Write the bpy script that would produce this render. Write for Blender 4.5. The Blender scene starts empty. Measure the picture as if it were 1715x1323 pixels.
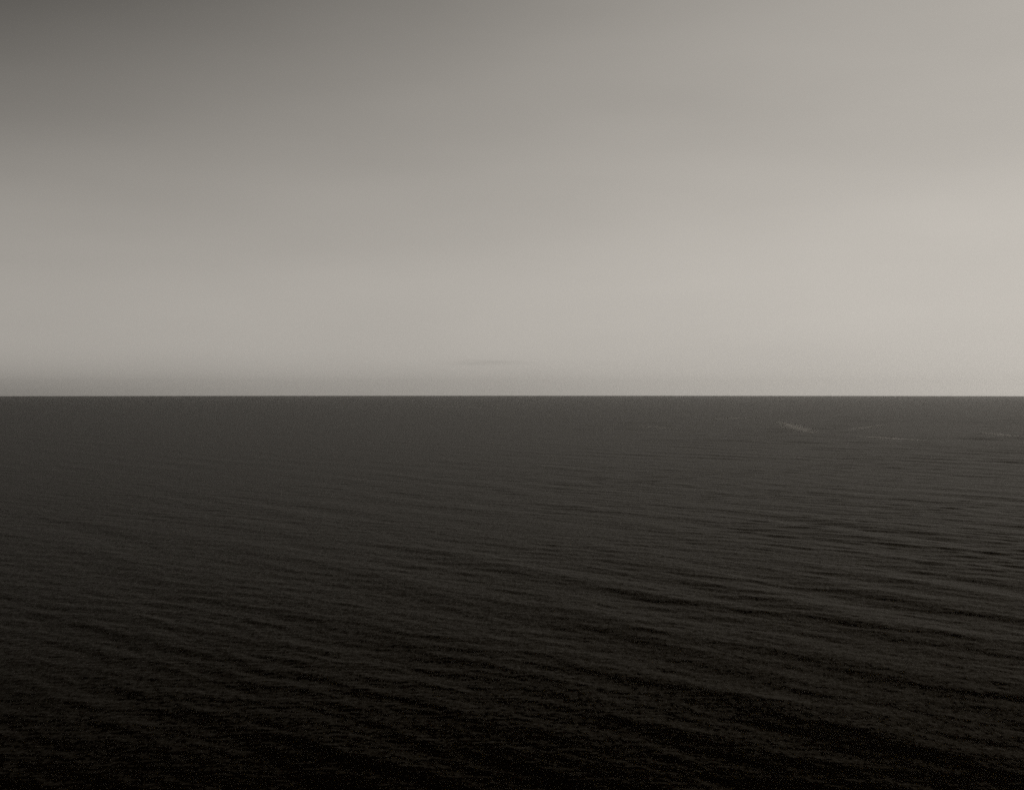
import bpy, math, random
import numpy as np

scene = bpy.context.scene
R_EARTH = 6371000.0
CAM_H = 60.0

# ---------------------------------------------------------------- camera
cam_data = bpy.data.cameras.new("camera")
cam = bpy.data.objects.new("camera", cam_data)
scene.collection.objects.link(cam)
cam_data.sensor_width = 36.0
cam_data.lens = 43.4
cam_data.clip_start = 0.5
cam_data.clip_end = 200000.0
DIP = math.sqrt(2 * CAM_H / R_EARTH)
cam.location = (0, 0, CAM_H)
cam.rotation_euler = (math.radians(90) - DIP + 0.0006, 0, 0)
scene.camera = cam

# ---------------------------------------------------------------- sky
SUN_EL = math.radians(25)
SUN_AZ = math.radians(55)          # to the right of the view axis (+Y)
world = bpy.data.worlds.new("World")
scene.world = world
world.use_nodes = True
wt = world.node_tree
wt.nodes.clear()


def N(tree, kind, **kw):
    n = tree.nodes.new(kind)
    for k, v in kw.items():
        setattr(n, k, v)
    return n


def math_node(tree, op, a, b=None, clamp=False):
    n = tree.nodes.new('ShaderNodeMath')
    n.operation = op
    n.use_clamp = clamp
    for i, v in enumerate((a, b)):
        if v is None:
            continue
        if isinstance(v, (int, float)):
            n.inputs[i].default_value = v
        else:
            tree.links.new(v, n.inputs[i])
    return n.outputs[0]


sky = N(wt, 'ShaderNodeTexSky', sky_type='NISHITA', sun_disc=False,
        sun_elevation=SUN_EL, sun_rotation=SUN_AZ,
        altitude=0.0, air_density=1.0, dust_density=1.0, ozone_density=1.0)
sep = N(wt, 'ShaderNodeSeparateColor')
wt.links.new(sky.outputs[0], sep.inputs[0])
# monochrome film behind a red filter: the sky is read through its red light
SKY_STRENGTH = 0.08
lum = math_node(wt, 'MULTIPLY', sep.outputs[0], SKY_STRENGTH)
# thin high overcast: veils the bright side, leaves the clear upper sky deep
veil = N(wt, 'ShaderNodeFloatCurve')
crv = veil.mapping.curves[0]
pts = [(0.0, 0.0), (0.10, 0.018), (0.14, 0.085), (0.20, 0.235), (0.265, 0.335), (0.335, 0.395),
       (0.44, 0.452), (0.55, 0.495), (0.75, 0.53), (1.0, 0.55)]
crv.points[0].location = pts[0]
crv.points[1].location = pts[-1]
for p_ in pts[1:-1]:
    crv.points.new(*p_)
veil.mapping.update()
wt.links.new(lum, veil.inputs['Value'])
# faint streaks in the overcast
tc = N(wt, 'ShaderNodeTexCoord')
cmap = N(wt, 'ShaderNodeMapping')
cmap.inputs['Scale'].default_value = (1.0, 1.0, 4.5)
cmap.inputs['Location'].default_value = (-0.2023, -3.4491, 0.9271)
cmap.inputs['Rotation'].default_value = (0.0, 0.10, 0.0)
wt.links.new(tc.outputs['Generated'], cmap.inputs['Vector'])
cn = N(wt, 'ShaderNodeTexNoise')
cn.inputs['Scale'].default_value = 2.2
cn.inputs['Detail'].default_value = 4.0
cn.inputs['Roughness'].default_value = 0.45
wt.links.new(cmap.outputs[0], cn.inputs['Vector'])
streak = math_node(wt, 'MULTIPLY_ADD', cn.outputs['Fac'], 0.32)
streak.node.inputs[2].default_value = 0.84
mono = math_node(wt, 'DIVIDE', math_node(wt, 'MULTIPLY', veil.outputs[0], streak), SKY_STRENGTH)
tone = N(wt, 'ShaderNodeCombineColor')
for i, k in enumerate((1.0, 0.94, 0.855)):
    wt.links.new(math_node(wt, 'MULTIPLY', mono, k), tone.inputs[i])
bg = N(wt, 'ShaderNodeBackground')
bg.inputs['Strength'].default_value = SKY_STRENGTH
wt.links.new(tone.outputs[0], bg.inputs['Color'])
wo = N(wt, 'ShaderNodeOutputWorld')
wt.links.new(bg.outputs[0], wo.inputs['Surface'])

# ---------------------------------------------------------------- sun behind the overcast
sun_data = bpy.data.lights.new("sun", 'SUN')
sun_data.energy = 1.4
sun_data.angle = math.radians(14)
sun_data.color = (1.0, 0.95, 0.88)
sun = bpy.data.objects.new("sun", sun_data)
scene.collection.objects.link(sun)
sun.location = (3000, 3000, 1500)
# light travels from azimuth SUN_AZ (clockwise from +Y) towards the sea
sun.rotation_euler = (math.radians(90) - SUN_EL, 0, math.pi - SUN_AZ)

vs = scene.view_settings
vs.view_transform = 'Standard'
vs.look = 'None'
vs.gamma = 1.0
vs.use_curve_mapping = False
vs.exposure = 0.0
scene.cycles.volume_bounces = 2
scene.cycles.sample_clamp_direct = 0.9
scene.cycles.sample_clamp_indirect = 0.35
scene.cycles.use_denoising = False      # keep the fine ripple and a little grain

# ---------------------------------------------------------------- water material
def water_material():
    m = bpy.data.materials.new("sea_water")
    m.use_nodes = True
    t = m.node_tree
    t.nodes.clear()
    out = N(t, 'ShaderNodeOutputMaterial')
    # deep dark water: a trace of body colour under a reflection that only builds up at
    # grazing angles (film behind a polariser), with the warm tone of the print
    body = N(t, 'ShaderNodeBsdfDiffuse')
    body.inputs['Color'].default_value = (0.0022, 0.0012, 0.0003, 1)
    p = N(t, 'ShaderNodeBsdfMetallic', fresnel_type='F82')
    p.inputs['Base Color'].default_value = (0.0006, 0.0005, 0.0004, 1)
    p.inputs['Edge Tint'].default_value = (0.37, 0.354, 0.327, 1)
    p.inputs['Roughness'].default_value = 0.355
    geo = N(t, 'ShaderNodeNewGeometry')
    acc = geo.outputs['Normal']
    # small wind ripples, finer than the mesh, as slopes in world space
    for scale, amp, sx, rot in ((2.1, 0.12, 0.45, 0.5), (0.8, 0.06, 0.45, 0.2)):
        mp = N(t, 'ShaderNodeMapping')
        mp.inputs['Rotation'].default_value = (0, 0, rot)
        mp.inputs['Scale'].default_value = (1.0, sx, 0.0)
        t.links.new(geo.outputs['Position'], mp.inputs['Vector'])
        no = N(t, 'ShaderNodeTexNoise')
        no.inputs['Scale'].default_value = scale
        no.inputs['Detail'].default_value = 2.0
        no.inputs['Roughness'].default_value = 0.55
        t.links.new(mp.outputs[0], no.inputs['Vector'])
        sub = N(t, 'ShaderNodeVectorMath', operation='SUBTRACT')
        t.links.new(no.outputs['Color'], sub.inputs[0])
        sub.inputs[1].default_value = (0.5, 0.5, 0.5)
        mul = N(t, 'ShaderNodeVectorMath', operation='MULTIPLY')
        t.links.new(sub.outputs[0], mul.inputs[0])
        mul.inputs[1].default_value = (amp * 2, amp * 2, 0)
        add = N(t, 'ShaderNodeVectorMath', operation='ADD')
        t.links.new(acc, add.inputs[0])
        t.links.new(mul.outputs[0], add.inputs[1])
        acc = add.outputs[0]
    nrm = N(t, 'ShaderNodeVectorMath', operation='NORMALIZE')
    t.links.new(acc, nrm.inputs[0])
    t.links.new(nrm.outputs[0], p.inputs['Normal'])
    ad = N(t, 'ShaderNodeAddShader')
    t.links.new(p.outputs[0], ad.inputs[0])
    t.links.new(body.outputs[0], ad.inputs[1])
    t.links.new(ad.outputs[0], out.inputs['Surface'])
    return m


# ---------------------------------------------------------------- wave field
rng = np.random.default_rng(11)


def wave_set():
    comps = []
    # long swell, crests running from far left to near right
    for i in range(30):
        lam = 20.0 * (3.1 ** rng.random())
        th = math.radians(33 + rng.normal(0, 10))
        comps.append((lam, th, 0.0010 * lam * (0.5 + rng.random()) * math.exp(-((lam - 38) / 22) ** 2)))
    # wind sea
    for i in range(46):
        lam = 4.5 * (4.0 ** rng.random())
        th = math.radians(44 + rng.normal(0, 19))
        comps.append((lam, th, 0.0012 * lam * (0.4 + rng.random())))
    for i in range(60):
        lam = 1.15 * (4.0 ** rng.random())
        th = math.radians(75 + rng.normal(0, 45))
        comps.append((lam, th, 0.0014 * lam * (0.4 + rng.random())))
    return [(l, t, a, rng.random() * 2 * math.pi) for l, t, a in comps]


WAVES = wave_set()


def sea_height(x, y, spacing):
    """Mean level follows the curve of the earth; waves too short for the sheet fade out."""
    x = x.astype(np.float64)
    y = y.astype(np.float64)
    z = np.zeros(x.shape, np.float32)
    gust = (1 + 0.20 * np.sin(x / 61 + y / 143 + 1.1) + 0.18 * np.sin(x / 97 - y / 71 + 0.4)
            + 0.18 * np.sin(x / 29 + y / 37 + 2.2) + 0.15 * np.sin(y / 411 - x / 230)).astype(np.float32)
    group = (1 + 0.26 * np.sin(x / 74 + y / 31 + 0.7) + 0.22 * np.sin(x / 55 - y / 120 + 2.9)
             + 0.2 * np.sin(y / 350 + x / 160 + 0.9)).astype(np.float32)
    # the left of the view lies in the lee, the right is more open
    lee = (0.97 + 0.40 * np.tanh((x - 55) / 170)).astype(np.float32)
    gust *= lee
    group *= lee
    for lam, th, amp, ph in WAVES:
        k = 2 * math.pi / lam
        fade = np.clip((lam / spacing - 2.2) / 1.6, 0, 1).astype(np.float32)
        if fade.max() <= 0:
            continue
        sel = fade[:, 0] > 0 if fade.ndim == 2 else slice(None)
        xs, ys = x[sel], y[sel]
        arg = ((k * math.cos(th)) * xs + (k * math.sin(th)) * ys + ph) % (2 * math.pi)
        arg = arg.astype(np.float32)
        s = np.sin(arg)
        # peaked crests, flat troughs; gusts make the short waves steeper in patches
        g = gust[sel] if lam < 18 else group[sel]
        z[sel] += fade[sel] * amp * g * (s + 0.22 * (s * s - 0.5))
    return z


def build_sea():
    dense = np.linspace(math.radians(-34), math.radians(34), 850)
    rest = np.linspace(math.radians(34), math.radians(326), 90)[1:-1]
    az = np.concatenate([dense, rest])
    radii = [0.5]
    while radii[-1] < 120:
        radii.append(radii[-1] + max(1.2, min(6, radii[-1] * 0.05)))
    while radii[-1] < 32000:
        r = radii[-1]
        radii.append(r + 0.45 * max(1.0, r / 188.0) ** 1.16)
    r = np.array(radii)
    sp = np.gradient(r)
    spacing = np.maximum(sp, r * 0.0013)[:, None] * np.ones((1, len(az)))
    x = r[:, None] * np.sin(az)[None, :]
    y = r[:, None] * np.cos(az)[None, :]
    z = sea_height(x, y, spacing)
    z = z - (r[:, None] ** 2) / (2 * R_EARTH)
    nr, na = len(r), len(az)
    co = np.stack([x, y, z], -1).reshape(-1, 3).astype(np.float32)
    i = np.arange(nr - 1)[:, None] * na
    j = np.arange(na)[None, :]
    jn = (j + 1) % na
    quads = np.stack([i + j, i + jn, i + na + jn, i + na + j], -1).reshape(-1, 4)[:, ::-1]
    me = bpy.data.meshes.new("sea")
    me.vertices.add(len(co))
    me.vertices.foreach_set("co", co.ravel())
    me.loops.add(quads.size)
    me.loops.foreach_set("vertex_index", quads.ravel().astype(np.int32))
    me.polygons.add(len(quads))
    me.polygons.foreach_set("loop_start", np.arange(0, quads.size, 4, dtype=np.int32))
    me.polygons.foreach_set("use_smooth", np.ones(len(quads), bool))
    me.update(calc_edges=True)
    ob = bpy.data.objects.new("sea", me)
    me.materials.append(water_material())
    scene.collection.objects.link(ob)
    ob["kind"] = "structure"
    ob["label"] = "dark open sea with low swell reaching to a level horizon"
    print("sea", nr, na, len(quads))
    return ob


sea = build_sea()


# ---------------------------------------------------------------- haze over the sea
def build_haze():
    h, lo, hi = 33000.0, -90.0, 330.0
    v = [(x, y, z) for z in (lo, hi) for x, y in ((-h, -h), (h, -h), (h, h), (-h, h))]
    f = [(3, 2, 1, 0), (4, 5, 6, 7), (0, 1, 5, 4), (1, 2, 6, 5), (2, 3, 7, 6), (3, 0, 4, 7)]
    me = bpy.data.meshes.new("haze")
    me.from_pydata(v, [], f)
    m = bpy.data.materials.new("sea_haze")
    m.use_nodes = True
    t = m.node_tree
    t.nodes.clear()
    out = N(t, 'ShaderNodeOutputMaterial')
    pv = N(t, 'ShaderNodeVolumePrincipled')
    pv.inputs['Color'].default_value = (0.98, 0.97, 0.95, 1)
    pv.inputs['Density'].default_value = 1.4e-5
    pv.inputs['Anisotropy'].default_value = 0.72
    t.links.new(pv.outputs[0], out.inputs['Volume'])
    me.materials.append(m)
    ob = bpy.data.objects.new("haze", me)
    scene.collection.objects.link(ob)
    ob["kind"] = "stuff"
    ob["label"] = "thin pale haze lying over the far water"
    ob["category"] = "haze"
    return ob


build_haze()


# ---------------------------------------------------------------- foam streaks on the far water
def foam_material():
    m = bpy.data.materials.new("thin_foam")
    m.use_nodes = True
    t = m.node_tree
    t.nodes.clear()
    out = N(t, 'ShaderNodeOutputMaterial')
    p = N(t, 'ShaderNodeBsdfPrincipled')
    p.inputs['Base Color'].default_value = (0.62, 0.58, 0.52, 1)
    p.inputs['Roughness'].default_value = 0.9
    tr = N(t, 'ShaderNodeBsdfTransparent')
    geo = N(t, 'ShaderNodeNewGeometry')
    no = N(t, 'ShaderNodeTexNoise')
    no.inputs['Scale'].default_value = 0.14
    no.inputs['Detail'].default_value = 6.0
    t.links.new(geo.outputs['Position'], no.inputs['Vector'])
    at = N(t, 'ShaderNodeAttribute', attribute_name='cover')
    # foam specks where the noise lies above a limit that rises towards the ragged rim
    d = math_node(t, 'SUBTRACT', math_node(t, 'ADD', no.outputs['Fac'], math_node(t, 'MULTIPLY', at.outputs['Fac'], 0.22)), 0.62)
    fac = math_node(t, 'MULTIPLY', d, 2.2, clamp=True)
    mx = N(t, 'ShaderNodeMixShader')
    t.links.new(fac, mx.inputs[0])
    t.links.new(tr.outputs[0], mx.inputs[1])
    t.links.new(p.outputs[0], mx.inputs[2])
    t.links.new(mx.outputs[0], out.inputs['Surface'])
    return m


FOAM = foam_material()


def foam_streak(points, width, cover, label):
    """A thin raft of foam lying along a line of plan points on the water."""
    pts = np.array(points, float)
    seg = np.r_[0, np.cumsum(np.hypot(*np.diff(pts, axis=0).T))]
    n = max(8, int(seg[-1] / 5))
    u = np.linspace(0, seg[-1], n)
    c = np.stack([np.interp(u, seg, pts[:, k]) for k in (0, 1)], 1)
    wob = rng.normal(0, 1, (n, 2)).cumsum(0)
    wob -= np.linspace(0, 1, n)[:, None] * wob[-1]
    c += wob * 0.6
    tan = np.gradient(c, axis=0)
    tan /= np.linalg.norm(tan, axis=1)[:, None] + 1e-9
    nor = np.stack([-tan[:, 1], tan[:, 0]], 1)
    m = 7
    prof = np.sin(np.linspace(0.02, math.pi - 0.02, n)) ** 0.7 * (0.7 + 0.5 * rng.random(n))
    vs, cov = [], []
    for i in range(n):
        for j in range(m):
            f = j / (m - 1) * 2 - 1
            q = c[i] + nor[i] * f * width * 0.5 * prof[i]
            vs.append(q)
            cov.append(cover * (1 - abs(f) ** 1.5) * min(1, prof[i] + 0.2))
    vs = np.array(vs)
    r = np.hypot(vs[:, 0], vs[:, 1])
    sp = np.maximum(0.45 * np.maximum(1, r / 188.0) ** 1.16, r * 0.0013)
    z = sea_height(vs[:, 0], vs[:, 1], sp) - r ** 2 / (2 * R_EARTH) + 0.25
    base = vs[len(vs) // 2]
    zb = float(z[len(vs) // 2])
    co = [(a - base[0], b - base[1], zz - zb) for (a, b), zz in zip(vs, z)]
    fs = [(i * m + j, i * m + j + 1, (i + 1) * m + j + 1, (i + 1) * m + j) for i in range(n - 1) for j in range(m - 1)]
    me = bpy.data.meshes.new("foam_streak")
    me.from_pydata(co, [], fs)
    a = me.attributes.new("cover", 'FLOAT', 'POINT')
    a.data.foreach_set("value", np.array(cov, np.float32))
    me.materials.append(FOAM)
    me.polygons.foreach_set("use_smooth", np.ones(len(fs), bool))
    ob = bpy.data.objects.new("foam_streak", me)
    ob.location = (base[0], base[1], zb)
    scene.collection.objects.link(ob)
    ob["label"] = label
    ob["category"] = "foam"
    ob["group"] = "foam streaks on the far water"
    return ob


foam_streak([(515, 2407), (479, 2118), (433, 1835), (429, 1732), (440, 1662)], 50, 1.28,
            "brightest pale foam streak, slanting down to the right on the far water")
foam_streak([(450, 1640), (476, 1558), (488, 1501), (503, 1466)], 40, 1.40,
            "long pale foam streak nearest the viewer, right of the brightest slanting one")
foam_streak([(502, 1863), (577, 2014), (665, 2193)], 34, 1.10,
            "faint foam streak rising to the right just above the long nearest streak")
foam_streak([(674, 1782), (661, 1662), (660, 1598)], 36, 1.30,
            "faint pale foam streak at the right edge of the picture")
foam_streak([(379, 2505), (452, 2611), (576, 2853)], 40, 1.10,
            "faint thin foam streak left of the brightest slanting one, close under the horizon")
foam_streak([(214, 2082), (236, 2014), (258, 1920)], 36, 1.10,
            "faint short foam streak on the far water just right of the picture's centre")
foam_streak([(-397, 4923), (-213, 4553), (-14, 4235)], 60, 1.05,
            "long thin pale foam line left of centre, farthest out under the horizon")


# ---------------------------------------------------------------- wisp of cloud low over the horizon
def build_cloud():
    import bmesh
    bm = bmesh.new()
    bmesh.ops.create_icosphere(bm, subdivisions=4, radius=1.0)
    lx, ly, lz = 860.0, 420.0, 56.0
    for v in bm.verts:
        x, y, z = v.co
        w = 1 + 0.12 * math.sin(5 * x + 1.3) + 0.10 * math.sin(9 * x + 4 * y)
        v.co = (x * lx, y * ly * w, z * lz * w - 42.0 * x * x + 20.0 * x)
    me = bpy.data.meshes.new("cloud")
    bm.to_mesh(me)
    bm.free()
    m = bpy.data.materials.new("cloud_vapour")
    m.use_nodes = True
    t = m.node_tree
    t.nodes.clear()
    out = N(t, 'ShaderNodeOutputMaterial')
    pv = N(t, 'ShaderNodeVolumePrincipled')
    pv.inputs['Color'].default_value = (0.75, 0.73, 0.70, 1)
    tc_ = N(t, 'ShaderNodeTexCoord')
    mp = N(t, 'ShaderNodeMapping')
    mp.inputs['Scale'].default_value = (1 / lx, 1 / ly, 1 / lz)
    t.links.new(tc_.outputs['Object'], mp.inputs['Vector'])
    ln = N(t, 'ShaderNodeVectorMath', operation='LENGTH')
    t.links.new(mp.outputs[0], ln.inputs[0])
    rim = math_node(t, 'SUBTRACT', 1.0, ln.outputs['Value'], clamp=True)
    no = N(t, 'ShaderNodeTexNoise')
    no.inputs['Scale'].default_value = 3.0
    no.inputs['Detail'].default_value = 4.0
    t.links.new(mp.outputs[0], no.inputs['Vector'])
    den = math_node(t, 'MULTIPLY', math_node(t, 'MULTIPLY', rim, math_node(t, 'SUBTRACT', no.outputs['Fac'], 0.36, clamp=True)), 2.4e-3)
    t.links.new(den, pv.inputs['Density'])
    t.links.new(pv.outputs[0], out.inputs['Volume'])
    me.materials.append(m)
    ob = bpy.data.objects.new("cloud", me)
    ob.location = (-390.0, 18000.0, 462.0)
    scene.collection.objects.link(ob)
    ob["label"] = "thin faint grey wisp of cloud low above the horizon"
    ob["category"] = "cloud"
    return ob


build_cloud()
